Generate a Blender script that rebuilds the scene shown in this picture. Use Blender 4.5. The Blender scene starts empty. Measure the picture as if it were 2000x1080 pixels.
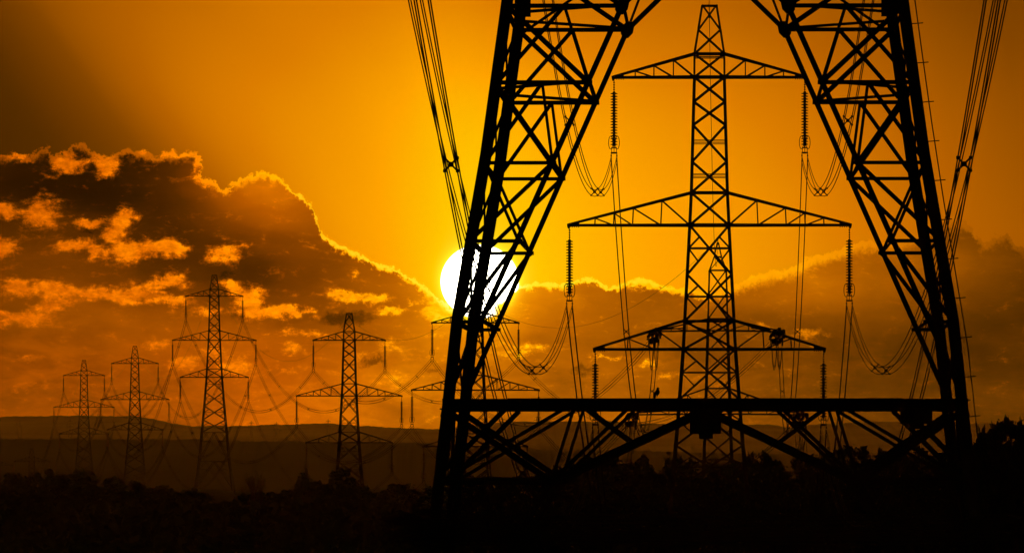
import bpy, math, random
from mathutils import Vector as Vec

# ------------------------------------------------------------------ camera, sky, sun, exposure
F = 16230.0            # photo pixels (2000 wide) per radian: a 300 mm lens
HOR = 890.0            # eye level row of the photograph
EYE = 25.0             # eye height above the valley datum
HAZE = 1.5e-6
SC = bpy.context.scene
COL = SC.collection

def P(px, py, D):
    return Vec(((px - 1000.0) / F * D, D, EYE + (HOR - py) / F * D))

cam = bpy.data.cameras.new("camera")
cam.sensor_width = 36.0
cam.lens = 36.0 * F / 2000.0
cam.shift_y = (HOR - 540.0) / 2000.0
cam.clip_start = 1.0
cam.clip_end = 60000.0
camo = bpy.data.objects.new("camera", cam)
camo.location = (0, 0, EYE)
camo.rotation_euler = (math.radians(90), 0, 0)
COL.objects.link(camo)
SC.camera = camo
SC.view_settings.view_transform = 'Standard'
SC.view_settings.look = 'None'
SC.view_settings.exposure = 0.0
SC.view_settings.gamma = 1.0
SC.cycles.max_bounces = 4
SC.cycles.volume_bounces = 0

SUN_PX, SUN_PY = 937.0, 550.0
sun_dir = Vec(((SUN_PX - 1000) / F, 1.0, (HOR - SUN_PY) / F)).normalized()
SUN_EL = math.asin(sun_dir.z)
SUN_AZ = math.atan2(sun_dir.x, sun_dir.y)

sl = bpy.data.lights.new("sun", 'SUN')
sl.energy = 2.0
sl.angle = math.radians(0.5)
sl.color = (1.0, 0.28, 0.006)
so = bpy.data.objects.new("sun", sl)
so.rotation_euler = (-sun_dir).to_track_quat('-Z', 'Y').to_euler()
so.location = (0, 0, 200)
COL.objects.link(so)

def lin(c):
    c = c / 255.0
    return c / 12.92 if c <= 0.04045 else ((c + 0.055) / 1.055) ** 2.4

def srgb(r, g, b):
    return (lin(r), lin(g), lin(b), 1.0)

# ---- node expression helper
class E:
    nt = None
    def __init__(s, v): s.v = v
    @staticmethod
    def w(v): return v if isinstance(v, E) else E(v)
    @staticmethod
    def m(op, *a, clamp=False):
        n = E.nt.nodes.new('ShaderNodeMath'); n.operation = op; n.use_clamp = clamp
        for i, x in enumerate(a):
            x = E.w(x).v
            if isinstance(x, (int, float)): n.inputs[i].default_value = x
            else: E.nt.links.new(x, n.inputs[i])
        return E(n.outputs[0])
    def __add__(s, o): return E.m('ADD', s, o)
    __radd__ = __add__
    def __sub__(s, o): return E.m('SUBTRACT', s, o)
    def __rsub__(s, o): return E.m('SUBTRACT', o, s)
    def __mul__(s, o): return E.m('MULTIPLY', s, o)
    __rmul__ = __mul__
    def __truediv__(s, o): return E.m('DIVIDE', s, o)
    def __neg__(s): return E.m('MULTIPLY', s, -1.0)

def mx(a, b): return E.m('MAXIMUM', a, b)
def mn(a, b): return E.m('MINIMUM', a, b)
def ex(a): return E.m('EXPONENT', a)
def sstep(lo, hi, x):
    n = E.nt.nodes.new('ShaderNodeMapRange'); n.interpolation_type = 'SMOOTHSTEP'
    for i, v in zip((0, 1, 2), (x, lo, hi)):
        v = E.w(v).v
        if isinstance(v, (int, float)): n.inputs[i].default_value = v
        else: E.nt.links.new(v, n.inputs[i])
    return E(n.outputs[0])
def lerp(a, b, t): return a + (E.w(b) - a) * t
def comb(x, y, z=0.0):
    n = E.nt.nodes.new('ShaderNodeCombineXYZ')
    for i, v in enumerate((x, y, z)):
        v = E.w(v).v
        if isinstance(v, (int, float)): n.inputs[i].default_value = v
        else: E.nt.links.new(v, n.inputs[i])
    return n.outputs[0]
def noise(vec, scale, detail=5.0, rough=0.55, dist=0.0):
    n = E.nt.nodes.new('ShaderNodeTexNoise'); n.noise_dimensions = '2D'
    E.nt.links.new(vec, n.inputs['Vector'])
    n.inputs['Scale'].default_value = scale
    n.inputs['Detail'].default_value = detail
    n.inputs['Roughness'].default_value = rough
    n.inputs['Distortion'].default_value = dist
    return E(n.outputs[0])
def curve(x, pts, xr, yr, handle='AUTO'):
    n = E.nt.nodes.new('ShaderNodeFloatCurve')
    c = n.mapping.curves[0]
    n.mapping.extend = 'HORIZONTAL'
    q = [((a - xr[0]) / (xr[1] - xr[0]), (b - yr[0]) / (yr[1] - yr[0])) for a, b in pts]
    c.points[0].location = q[0]; c.points[1].location = q[-1]
    for a in q[1:-1]: c.points.new(*a)
    for p in c.points: p.handle_type = handle
    n.mapping.update()
    t = (x - xr[0]) * (1.0 / (xr[1] - xr[0]))
    E.nt.links.new(t.v, n.inputs['Value'])
    return E(n.outputs[0]) * (yr[1] - yr[0]) + yr[0]
def gauss_sum(vec, lst):
    """sum of w * exp(-((u-cx)/sx)^2 - ((v-cy)/sy)^2)"""
    acc = None
    for cx, cy, sx, sy, w in lst:
        a = E.nt.nodes.new('ShaderNodeVectorMath'); a.operation = 'MULTIPLY_ADD'
        E.nt.links.new(vec, a.inputs[0])
        a.inputs[1].default_value = (1.0 / sx, 1.0 / sy, 0)
        a.inputs[2].default_value = (-cx / sx, -cy / sy, 0)
        d = E.nt.nodes.new('ShaderNodeVectorMath'); d.operation = 'DOT_PRODUCT'
        E.nt.links.new(a.outputs[0], d.inputs[0]); E.nt.links.new(a.outputs[0], d.inputs[1])
        g = ex(E(d.outputs['Value']) * -1.0)
        acc = E.m('MULTIPLY_ADD', g, w, acc if acc is not None else 0.0)
    return acc

world = bpy.data.worlds.new("World")
SC.world = world
world.use_nodes = True
world.cycles.sampling_method = 'MANUAL'
world.cycles.sample_map_resolution = 256
nt = world.node_tree
nt.nodes.clear()
E.nt = nt
tc = nt.nodes.new('ShaderNodeTexCoord')
sp = nt.nodes.new('ShaderNodeSeparateXYZ')
nt.links.new(tc.outputs['Generated'], sp.inputs[0])
dx, dy, dz = (E(sp.outputs[i]) for i in range(3))
dys = mx(dy, 0.3)
# direction in hundredths of a pixel of a 300 mm lens: azimuth U to the right, elevation V downwards
U = dx / dys * (F / 100) + 10.0
V = HOR / 100 - dz / dys * (F / 100)
uv = comb(U, V)
# warped coordinates give every outline its billows
n1 = noise(uv, 0.9, 3.0, 0.5); n2 = noise(comb(U + 31.7, V + 5.2), 0.9, 3.0, 0.5)
n3 = noise(uv, 4.0, 8.0, 0.68); n4 = noise(comb(U + 11.3, V + 17.9), 4.0, 8.0, 0.68)
wx = (n1 - 0.5) * 0.35 + (n3 - 0.5) * 0.30
wy = (n2 - 0.5) * 0.25 + (n4 - 0.5) * 0.30

# clear sky brightness
Us = U + (3.0 - V) * lerp(0.16, 0.98, sstep(9.0, 4.0, U))
fx = curve(Us, [(-1, .22), (0, .25), (1, .30), (2, .39), (3, .54), (4, .73), (5, .85), (6, .92), (7, .97), (8, 1.05), (9, 1.12),
                (10, 1.09), (11, 1.03), (12.5, .97), (15, .88), (17, .77), (19, .65), (20, .59)], (-1, 20), (0, 1.5))
fy = curve(V, [(0, .78), (1, .86), (2, .94), (3, .99), (4.5, 1.03), (6, 1.02), (9, .9)], (0, 9), (0, 1.5))
ru = U - SUN_PX / 100; rv = (V - SUN_PY / 100) * 1.06
r = E.m('SQRT', ru * ru + rv * rv)
halo = ex(r * -1.1) * 0.10 + ex((r - 0.75) * -7.0) * 0.13
halo = mn(halo, 0.35)
clear = fx * fy + halo

# cloud bank outline
top_pts = [(0, 305), (30, 298), (60, 300), (80, 288), (100, 306), (125, 300), (150, 279), (175, 292), (198, 304), (222, 300),
           (250, 291), (275, 297), (305, 303), (325, 294), (355, 293), (384, 293), (392, 318), (399, 348), (420, 356), (440, 371),
           (452, 353), (485, 343), (517, 338), (545, 349), (572, 374), (597, 392), (614, 410), (621, 440), (648, 468),
           (690, 490), (735, 514), (775, 524), (802, 540), (830, 556), (868, 590), (905, 612), (950, 597), (985, 580), (1010, 561), (1035, 554),
           (1062, 549), (1090, 553), (1120, 549), (1150, 545), (1175, 553), (1190, 564), (1215, 556), (1250, 545), (1290, 555), (1335, 566), (1385, 572), (1432, 557),
           (1460, 546), (1500, 531), (1540, 521), (1580, 505), (1620, 491), (1670, 478), (1720, 470), (1785, 463), (1845, 443), (1878, 436), (1900, 445),
           (1912, 474), (1940, 468), (1972, 461), (1988, 474), (2000, 486)]
# keep the traced outline through the warp near the sun, billow more away from it
near = sstep(4.5, 6.2, U) * sstep(14.2, 12.8, U)
wamp = lerp(1.0, 0.45, near)
n5 = noise(uv, 9.0, 6.0, 0.7)
n6 = noise(comb(U + 3.3, V + 8.1), 9.0, 6.0, 0.7)
ytop = curve(U + wx * wamp + (n5 - 0.5) * 0.22, [(a / 100, b / 100) for a, b in top_pts], (0, 20), (0, 10))
d = V + wy * wamp + (n6 - 0.5) * 0.22 - ytop
cm = sstep(-0.02, lerp(0.03, 0.012, near), d)

# slow brightness of the cloud deck, then lit and shaded tufts
RBF = [(-0.5, 3.6, 1.75, 1.35, 0.036), (1.4, 3.6, 1.75, 1.35, 0.068), (3.3, 3.6, 1.75, 1.35, 0.012), (5.2, 3.6, 1.75, 1.35, 0.841), (-0.5, 5.0, 1.75, 1.35, 0.144), (1.4, 5.0, 1.75, 1.35, 0.18), (3.3, 5.0, 1.75, 1.35, -0.07), (5.2, 5.0, 1.75, 1.35, -0.15), (7.1, 5.0, 1.75, 1.35, 0.315), (9.0, 5.0, 1.75, 1.35, 0.296), (10.9, 5.0, 1.75, 1.35, 0.435), (12.8, 5.0, 1.75, 1.35, 0.194), (14.7, 5.0, 1.75, 1.35, 0.457), (16.6, 5.0, 1.75, 1.35, 0.367), (18.5, 5.0, 1.75, 1.35, 0.372), (20.4, 5.0, 1.75, 1.35, 0.144), (-0.5, 6.4, 1.75, 1.35, 0.197), (1.4, 6.4, 1.75, 1.35, 0.204), (3.3, 6.4, 1.75, 1.35, 0.401), (5.2, 6.4, 1.75, 1.35, 0.286), (7.1, 6.4, 1.75, 1.35, 0.059), (9.0, 6.4, 1.75, 1.35, 0.477), (10.9, 6.4, 1.75, 1.35, 0.177), (12.8, 6.4, 1.75, 1.35, 0.199), (14.7, 6.4, 1.75, 1.35, 0.075), (16.6, 6.4, 1.75, 1.35, 0.112), (18.5, 6.4, 1.75, 1.35, -0.006), (20.4, 6.4, 1.75, 1.35, 0.077), (-0.5, 7.8, 1.75, 1.35, 0.209), (1.4, 7.8, 1.75, 1.35, 0.189), (3.3, 7.8, 1.75, 1.35, 0.07), (5.2, 7.8, 1.75, 1.35, 0.255), (7.1, 7.8, 1.75, 1.35, 0.425), (9.0, 7.8, 1.75, 1.35, 0.168), (10.9, 7.8, 1.75, 1.35, 0.168), (12.8, 7.8, 1.75, 1.35, 0.265), (14.7, 7.8, 1.75, 1.35, 0.148), (16.6, 7.8, 1.75, 1.35, 0.092), (18.5, 7.8, 1.75, 1.35, 0.122), (20.4, 7.8, 1.75, 1.35, 0.109), (-0.5, 9.3, 1.75, 1.35, 0.258), (1.4, 9.3, 1.75, 1.35, 0.3), (3.3, 9.3, 1.75, 1.35, 0.29), (5.2, 9.3, 1.75, 1.35, 0.448), (7.1, 9.3, 1.75, 1.35, 0.055), (9.0, 9.3, 1.75, 1.35, 0.357), (10.9, 9.3, 1.75, 1.35, 0.343), (12.8, 9.3, 1.75, 1.35, 0.225), (14.7, 9.3, 1.75, 1.35, 0.204), (16.6, 9.3, 1.75, 1.35, 0.161), (18.5, 9.3, 1.75, 1.35, 0.083), (20.4, 9.3, 1.75, 1.35, 0.126)]
interior = gauss_sum(uv, RBF)
LIT = [(1.30, 3.22, .36, .17, 1), (2.05, 3.25, .26, .2, 1), (2.85, 3.0, .14, .05, .9), (3.3, 2.97, .3, .06, .9), (3.85, 3.12, .12, .2, .9),
       (3.9, 3.5, .12, .1, 1), (4.2, 3.62, .2, .07, 1), (.35, 3.05, .4, .07, .7), (.8, 4.15, .36, .3, 1), (.02, 4.15, .26, .15, .9), (.05, 4.85, .25, .2, .9),
       (1.4, 4.78, .33, .13, 1), (1.85, 4.95, .14, .2, .8), (1.65, 4.32, .3, .1, 1), (2.2, 4.55, .2, .16, 1), (2.55, 4.9, .3, .18, 1.2), (2.5, 4.3, .28, .2, .9),
       (3.3, 4.85, .45, .16, 1.1), (4.4, 4.95, .25, .2, .9), (4.75, 4.75, .14, .06, .6), (2.1, 5.02, .1, .15, .5),
       (.3, 5.6, .28, .17, .9), (1.05, 5.62, .42, .16, .9), (1.1, 5.95, .4, .12, .8), (.5, 6.22, .6, .14, 1), (1.9, 5.7, .5, .13, .9), (2.6, 5.72, .45, .17, 1),
       (3.3, 5.5, .4, .13, 1), (3.4, 5.85, .4, .09, .8), (4.0, 6.05, .3, .1, .6), (4.5, 5.65, .16, .16, .8), (4.85, 5.85, .25, .22, 1.2), (5.2, 6.08, .45, .13, 1.1), (5.8, 6.1, .4, .08, .9),
       (.7, 7.0, .2, .08, .4), (.6, 7.55, .5, .06, .35), (3.0, 6.7, .3, .14, .6), (3.6, 7.08, .3, .14, .8), (4.15, 6.9, .2, .15, .6), (4.7, 7.15, .35, .2, .7), (2.1, 7.3, .12, .1, .4),
       (6.7, 5.75, .33, .13, 1.1), (7.25, 5.82, .3, .1, 1.1), (7.5, 6.1, .25, .09, 1), (6.0, 6.5, .5, .07, .7), (6.9, 5.33, .1, .06, .5), (7.95, 5.92, .08, .06, .6), (8.6, 6.05, .35, .3, .9),
       (5.75, 6.85, .25, .14, .6), (7.9, 7.42, .3, .12, .6), (5.5, 7.32, .3, .07, .5), (7.6, 6.85, .5, .15, .5),
       (12.55, 5.56, .3, .09, 1.3), (13.05, 5.64, .3, .06, 1), (11.95, 6.97, .4, .04, .6), (12.6, 7.08, .25, .06, .7), (13.1, 7.33, .25, .08, .6), (14.1, 7.5, .3, .06, .4),
       (14.8, 6.38, .2, .08, .8), (15.75, 6.45, .25, .1, .9), (14.65, 5.42, .3, .1, .7), (15.5, 5.25, .4, .12, .6), (10.2, 6.85, .5, .12, .5)]
DARK = [(6.75, 6.22, .6, .17, 1), (7.35, 7.06, .3, .1, 1), (8.45, 7.2, .25, .08, .7), (11.4, 7.22, .4, .13, .8), (5.2, 6.9, .25, .12, .5), (4.45, 5.35, .2, .14, .6), (9.75, 7.2, .3, .1, .6),
        (2.75, 4.65, .13, .05, .5), (4.65, 6.15, .3, .1, .7), (3.2, 5.72, .35, .05, .7), (1.2, 5.72, .13, .05, .6), (1.65, 3.25, .1, .2, .9), (1.3, 3.38, .15, .06, .9), (1.7, 4.5, .25, .08, .6), (1.05, 6.85, .5, .1, .15)]
uvw = comb(U + (n1 - 0.5) * 0.5 + (n3 - 0.5) * 0.5, V + (n2 - 0.5) * 0.3 + (n4 - 0.5) * 0.36)
lit = gauss_sum(uvw, LIT)
drk = gauss_sum(uvw, DARK)
uvst = comb(U * 0.6, V * 1.5)
fine = noise(uvst, 3.2, 8.0, 0.66, 0.3)
soft = noise(comb(U * 0.42 + 3.1, V * 1.25), 1.5, 5.0, 0.58, 0.4)
low = sstep(6.0, 7.4, V)
fine2 = noise(comb(U * 0.8 + 7.7, V * 1.3), 9.0, 6.0, 0.7, 0.2)
tuft = sstep(0.10, 1.18, lit * lerp(1.25, 1.55, sstep(6.0, 4.5, U)) + (fine - 0.5) * 1.9 + (fine2 - 0.5) * 1.0)
litcol = curve(U, [(-2, .78), (0, .80), (2, .86), (4, .97), (6, 1.02), (9, 1.15), (12.5, 1.16), (14, .95), (16, .80), (20, .6)], (-2, 20), (0, 1.5))
litcol = litcol + (fine - 0.5) * 0.5 + (fine2 - 0.5) * 0.35 - low * 0.13
inn = interior + gauss_sum(uv, [(1.4, 3.75, 1.7, .38, -.12), (4.6, 5.3, .9, .4, -.08), (15.8, 5.75, 1.2, .35, .08)]) + (n1 - 0.5) * 0.12 + (soft - 0.5) * lerp(0.14, 0.32, low) + (fine - 0.5) * lerp(0.05, 0.14, low)
inn = inn - sstep(0.3, 0.9, drk + (fine - 0.5) * 1.3) * 0.26
inn = inn + sstep(0.05, 1.0, lit) * 0.12
rimw = 0.04 + sstep(0.45, 0.65, n4) * 0.08 + sstep(0.5, 0.7, n1) * 0.04 + (1.0 - near) * 0.05 + sstep(13.5, 15.0, U) * sstep(18.0, 16.5, U) * 0.06
rim = sstep(1.9, 0.5, mx(d, 0.0) / rimw)
rimcol = curve(U, [(0, .62), (1.5, .8), (3, .95), (4, 1.08), (6, 1.26), (8, 1.3), (10, 1.32), (12.5, 1.25), (14, 1.12), (16, 1.05), (18, .82), (20, .58)], (0, 20), (0, 1.5))
cloud = lerp(inn, mx(litcol, inn), tuft)
cloud = lerp(cloud, mx(rimcol, cloud), rim * lerp(0.75, 0.95, near))
b = lerp(clear, cloud, cm) + halo * cm * 1.0
# brightness to dusk colour
ramp = nt.nodes.new('ShaderNodeValToRGB')
cr = ramp.color_ramp
stops = [(0, (0, 0, 0)), (.12, (30, 13, 0)), (.3, (77, 39, 0)), (.5, (128, 66, 0)), (.7, (180, 95, 0)), (.85, (220, 124, 0)),
         (1.0, (255, 162, 0)), (1.15, (255, 196, 0)), (1.35, (255, 232, 40)), (1.6, (255, 250, 170))]
while len(cr.elements) > 1: cr.elements.remove(cr.elements[-1])
cr.elements[0].position = 0; cr.elements[0].color = (0, 0, 0, 1)
for p_, c_ in stops[1:]:
    e_ = cr.elements.new(p_ / 1.6); e_.color = srgb(*c_)
nt.links.new((b * (1 / 1.6)).v, ramp.inputs[0])
# lit tufts are a little redder than the clear sky
red = nt.nodes.new('ShaderNodeMix'); red.data_type = 'RGBA'; red.blend_type = 'MULTIPLY'
nt.links.new((cm * lerp(0.55, 1.0, mx(tuft, low * 0.8)) * sstep(9.0, 5.0, U)).v, red.inputs[0])
nt.links.new(ramp.outputs[0], red.inputs[6]); red.inputs[7].default_value = (1.0, 0.67, 1.0, 1)
# solar disc with its limb, cut by the cloud bank at the lower right
disc = sstep(0.775, 0.735, r) * lerp(1.0, sstep(0.10, -0.02, V - ytop), sstep(9.45, 9.75, U))
limb = ex(mx(r - 0.74, 0.0) * -13.0) * 0.5
# the rest of the dome: the physical sky, dimmed to dusk
sky = nt.nodes.new('ShaderNodeTexSky'); sky.sky_type = 'NISHITA'; sky.sun_disc = False
sky.sun_elevation = SUN_EL; sky.sun_rotation = SUN_AZ; sky.dust_density = 4.0
front = sstep(0.93, 0.985, dy) * sstep(-0.01, -0.004, dz)
skyc = nt.nodes.new('ShaderNodeMix'); skyc.data_type = 'RGBA'; skyc.blend_type = 'MULTIPLY'
skyc.inputs[0].default_value = 1.0
nt.links.new(sky.outputs[0], skyc.inputs[6]); skyc.inputs[7].default_value = (0.016, 0.007, 0.001, 1)
mixf = nt.nodes.new('ShaderNodeMix'); mixf.data_type = 'RGBA'
nt.links.new(front.v, mixf.inputs[0]); nt.links.new(skyc.outputs[2], mixf.inputs[6]); nt.links.new(red.outputs[2], mixf.inputs[7])
bg1 = nt.nodes.new('ShaderNodeBackground'); nt.links.new(mixf.outputs[2], bg1.inputs[0]); bg1.inputs[1].default_value = 1.0
bg2 = nt.nodes.new('ShaderNodeBackground'); bg2.inputs[0].default_value = (1.0, 0.93, 0.8, 1)
nt.links.new((disc * front * 7.0).v, bg2.inputs[1])
bg3 = nt.nodes.new('ShaderNodeBackground'); bg3.inputs[0].default_value = (1.0, 0.80, 0.02, 1)
nt.links.new((limb * front).v, bg3.inputs[1])
ad = nt.nodes.new('ShaderNodeAddShader'); ad2 = nt.nodes.new('ShaderNodeAddShader')
nt.links.new(bg1.outputs[0], ad.inputs[0]); nt.links.new(bg2.outputs[0], ad.inputs[1])
nt.links.new(ad.outputs[0], ad2.inputs[0]); nt.links.new(bg3.outputs[0], ad2.inputs[1])
wo = nt.nodes.new('ShaderNodeOutputWorld'); nt.links.new(ad2.outputs[0], wo.inputs[0])

# ------------------------------------------------------------------ materials
def mat(name, col, rough=0.8, metal=0.0, var=0.25, scale=3.0, spec=0.3):
    m = bpy.data.materials.new(name); m.use_nodes = True
    t = m.node_tree; p = t.nodes['Principled BSDF']
    p.inputs['Roughness'].default_value = rough; p.inputs['Metallic'].default_value = metal
    p.inputs['Specular IOR Level'].default_value = spec
    tx = t.nodes.new('ShaderNodeTexCoord'); n = t.nodes.new('ShaderNodeTexNoise')
    n.inputs['Scale'].default_value = scale; n.inputs['Detail'].default_value = 3
    t.links.new(tx.outputs['Object'], n.inputs['Vector'])
    r_ = t.nodes.new('ShaderNodeValToRGB')
    r_.color_ramp.elements[0].position = 0.3; r_.color_ramp.elements[1].position = 0.7
    r_.color_ramp.elements[0].color = tuple(c * (1 - var) for c in col) + (1,)
    r_.color_ramp.elements[1].color = tuple(min(1, c * (1 + var)) for c in col) + (1,)
    t.links.new(n.outputs[0], r_.inputs[0]); t.links.new(r_.outputs[0], p.inputs['Base Color'])
    return m
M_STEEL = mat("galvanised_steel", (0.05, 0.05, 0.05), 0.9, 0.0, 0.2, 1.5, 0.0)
M_GLASS = mat("insulator_glaze", (0.07, 0.035, 0.02), 0.5, 0.0, 0.15, 4.0, 0.1)
M_WIRE = mat("aluminium_wire", (0.10, 0.10, 0.10), 0.9, 0.0, 0.1, 0.5, 0.0)  # lighter base colour stands in for faint sun glints on the nearest loops
M_WIRE_UNLIT = mat("unlit_wire", (0.03, 0.03, 0.03), 0.9, 0.0, 0.1, 0.5, 0.0)  # same wire, base colour darkened so the far spans show no lit streaks
M_PLATE = mat("enamel_plate", (0.06, 0.055, 0.05), 0.7, 0.0, 0.15, 4.0)
M_GRASS = mat("pasture", (0.045, 0.06, 0.025), 0.95, 0.0, 0.35, 0.02, 0.0)
M_HILL = mat("moorland", (0.05, 0.05, 0.03), 1.0, 0.0, 0.35, 0.004, 0.0)
M_LEAF = mat("leaves", (0.05, 0.07, 0.025), 0.9, 0.0, 0.4, 0.6, 0.05)
M_BARK = mat("bark", (0.07, 0.05, 0.035), 0.95, 0.0, 0.3, 3.0, 0.05)
M_BIRD = mat("feathers", (0.03, 0.03, 0.035), 0.8, 0.0, 0.2, 30.0)
M_CONC = mat("concrete", (0.16, 0.15, 0.14), 0.9, 0.0, 0.15, 2.0)

# ------------------------------------------------------------------ mesh helpers
class MB:
    def __init__(s): s.v = []; s.f = []
    def quadring(s, A, B):
        n = len(A); b = len(s.v); s.v += A + B
        for i in range(n):
            j = (i + 1) % n
            s.f.append((b + i, b + j, b + n + j, b + n + i))
        s.f.append(tuple(range(b + n - 1, b - 1, -1))); s.f.append(tuple(range(b + n, b + 2 * n)))
    def bar(s, p, q, w, n=(0, 1, 0), prof='L', t=None):
        p = Vec(p); q = Vec(q); d_ = (q - p)
        if d_.length < 1e-5: return
        d_.normalize(); n = Vec(n)
        if abs(d_.dot(n)) > 0.95: n = Vec((1, 0, 0))
        a = d_.cross(n).normalized(); c = a.cross(d_).normalized()
        h = w / 2
        if prof == 'L':
            t = t or w * 0.14
            pr = [(-h, 0), (h, 0), (h, t), (-h + t, t), (-h + t, w * .85), (-h, w * .85)]
        else:
            g = (t or w) / 2
            pr = [(-h, -g), (h, -g), (h, g), (-h, g)]
        s.quadring([p + a * x + c * y for x, y in pr], [q + a * x + c * y for x, y in pr])
    def box(s, c, size):
        c = Vec(c); x, y, z = (k / 2 for k in size)
        s.quadring([c + Vec((-x, -y, -z)), c + Vec((x, -y, -z)), c + Vec((x, y, -z)), c + Vec((-x, y, -z))],
                   [c + Vec((-x, -y, z)), c + Vec((x, -y, z)), c + Vec((x, y, z)), c + Vec((-x, y, z))])
    def tube(s, pts, rad, k=6, closed=False):
        pts = [Vec(p) for p in pts]; n = len(pts); b = len(s.v)
        rr = rad if isinstance(rad, (list, tuple)) else [rad] * n
        up = Vec((0, 0, 1))
        for i, p in enumerate(pts):
            if closed: t = pts[(i + 1) % n] - pts[i - 1]
            else: t = pts[min(i + 1, n - 1)] - pts[max(i - 1, 0)]
            t.normalize()
            u_ = up if abs(t.z) < 0.97 else Vec((0, 1, 0))
            a = t.cross(u_).normalized(); c = a.cross(t)
            for j in range(k):
                an = 2 * math.pi * j / k
                s.v.append(p + a * (math.cos(an) * rr[i]) + c * (math.sin(an) * rr[i]))
        for i in range(n if closed else n - 1):
            i2 = (i + 1) % n
            for j in range(k):
                j2 = (j + 1) % k
                s.f.append((b + i * k + j, b + i * k + j2, b + i2 * k + j2, b + i2 * k + j))
        if not closed:
            s.f.append(tuple(b + j for j in range(k - 1, -1, -1)))
            s.f.append(tuple(b + (n - 1) * k + j for j in range(k)))
    def lathe(s, o, axis, prof, k=10):
        """prof: list of (along, radius) from o along axis"""
        o = Vec(o); ax = Vec(axis).normalized()
        u_ = Vec((1, 0, 0)) if abs(ax.x) < 0.9 else Vec((0, 1, 0))
        a = ax.cross(u_).normalized(); c = ax.cross(a)
        b = len(s.v); n = len(prof)
        for h, r_ in prof:
            for j in range(k):
                an = 2 * math.pi * j / k
                s.v.append(o + ax * h + (a * math.cos(an) + c * math.sin(an)) * r_)
        for i in range(n - 1):
            for j in range(k):
                j2 = (j + 1) % k
                s.f.append((b + i * k + j, b + i * k + j2, b + (i + 1) * k + j2, b + (i + 1) * k + j))
        s.f.append(tuple(b + j for j in range(k - 1, -1, -1))); s.f.append(tuple(b + (n - 1) * k + j for j in range(k)))
    def build(s, name, m, parent=None, smooth=False):
        me = bpy.data.meshes.new(name)
        me.from_pydata([tuple(v) for v in s.v], [], s.f)
        me.materials.append(m)
        if smooth: me.shade_smooth()
        me.update()
        o = bpy.data.objects.new(name, me); COL.objects.link(o)
        if parent: o.parent = parent
        return o

def tag(o, label=None, cat=None, group=None, kind=None):
    if label: o['label'] = label
    if cat: o['category'] = cat
    if group: o['group'] = group
    if kind: o['kind'] = kind
    return o
def empty(name, loc=(0, 0, 0), rz=0.0):
    o = bpy.data.objects.new(name, None); COL.objects.link(o); o.location = loc; o.rotation_euler = (0, 0, rz); return o
KIDS = {}
def kids(o):
    return [c for c in COL.objects if c.parent == o]
def copy_tree(o, parent=None):
    c = o.copy(); COL.objects.link(c); c.parent = parent
    for ch in kids(o): copy_tree(ch, c)
    return c
def pw(pts, x):
    if x <= pts[0][0]: return pts[0][1]
    for (a, b_), (c, d_) in zip(pts, pts[1:]):
        if x <= c: return b_ + (d_ - b_) * (x - a) / (c - a)
    return pts[-1][1]

# ------------------------------------------------------------------ the land
GP = [(-400, -3), (0, -1.9), (60, -2.9), (165, -5.4), (240, -7.5), (600, -20.6), (640, -14.5), (700, -11.5), (850, -9), (1150, -10.5), (1230, -20), (1300, -26), (1600, -25.5), (1980, -22), (2450, -20.5),
      (2800, -21), (3210, -45), (4000, -45), (14200, -60)]
def ground_rel(x, y):
    z = pw(GP, y)
    z += 14.2 * math.exp(-((x + 71) / 45) ** 2 - ((y - 1979) / 70) ** 2)
    z += 5.5 * math.exp(-((x - 21) / 25) ** 2 - ((y - 300) / 60) ** 2)
    z += math.sin(x * 0.013 + y * 0.002) * min(1.0, abs(y) / 6000)
    return z
m = MB()
ys = sorted(set([-400, -100, -30, 0, 15, 30, 60, 100, 130, 165, 200, 240, 300, 360, 430, 500, 590, 700, 820, 940, 1100, 1300, 1450, 1600, 1750,
                 1850, 1900, 1940, 1979, 2020, 2060, 2120, 2250, 2450, 2800, 3000, 3210, 3500, 4000, 5000, 7000, 9000, 11000, 14200]))
xs = [-6500, -4000, -2500, -1500, -900, -500, -300, -200, -150] + list(range(-120, 121, 15)) + [150, 200, 300, 500, 900, 1500, 2500, 4000, 6500]
for y in ys:
    for x in xs: m.v.append(Vec((x, y, EYE + ground_rel(x, y))))
for i in range(len(ys) - 1):
    for j in range(len(xs) - 1):
        a = i * len(xs) + j; m.f.append((a, a + 1, a + len(xs) + 1, a + len(xs)))
tag(m.build("ground", M_GRASS, smooth=True), kind="structure")

def hill(name, D, prof, depth, base, rough, step, seed):
    rnd = random.Random(seed); m = MB()
    x0, x1 = -6000.0, 8000.0
    px = [x0 + i * step for i in range(int((x1 - x0) / step) + 1) if True]
    px = [p for p in px if -900 < p < 2900 or int((p - x0) / step) % 12 == 0]
    tj = [-1, -.7, -.45, -.25, -.1, 0, .1, .25, .45, .7, 1]
    nz = 0
    for p in px:
        nz = nz * 0.6 + rnd.uniform(-1, 1) * rough
        top = (HOR - pw(prof, p)) / F * D + nz * D / F
        for t in tj:
            dd = D + t * depth
            h = math.cos(t * math.pi / 2) ** 1.3
            bump = 0 if abs(t) < .05 else math.sin(p * .006 + t * 7) * 2.5 * h
            m.v.append(Vec(((p - 1000) / F * D * (1 + t * .02), dd, EYE + base + (top - base) * h - abs(bump))))
    n = len(tj)
    for i in range(len(px) - 1):
        for j in range(n - 1):
            a = i * n + j; m.f.append((a, a + n, a + n + 1, a + 1))
    return tag(m.build(name, M_HILL, smooth=True), kind="structure")
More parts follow.
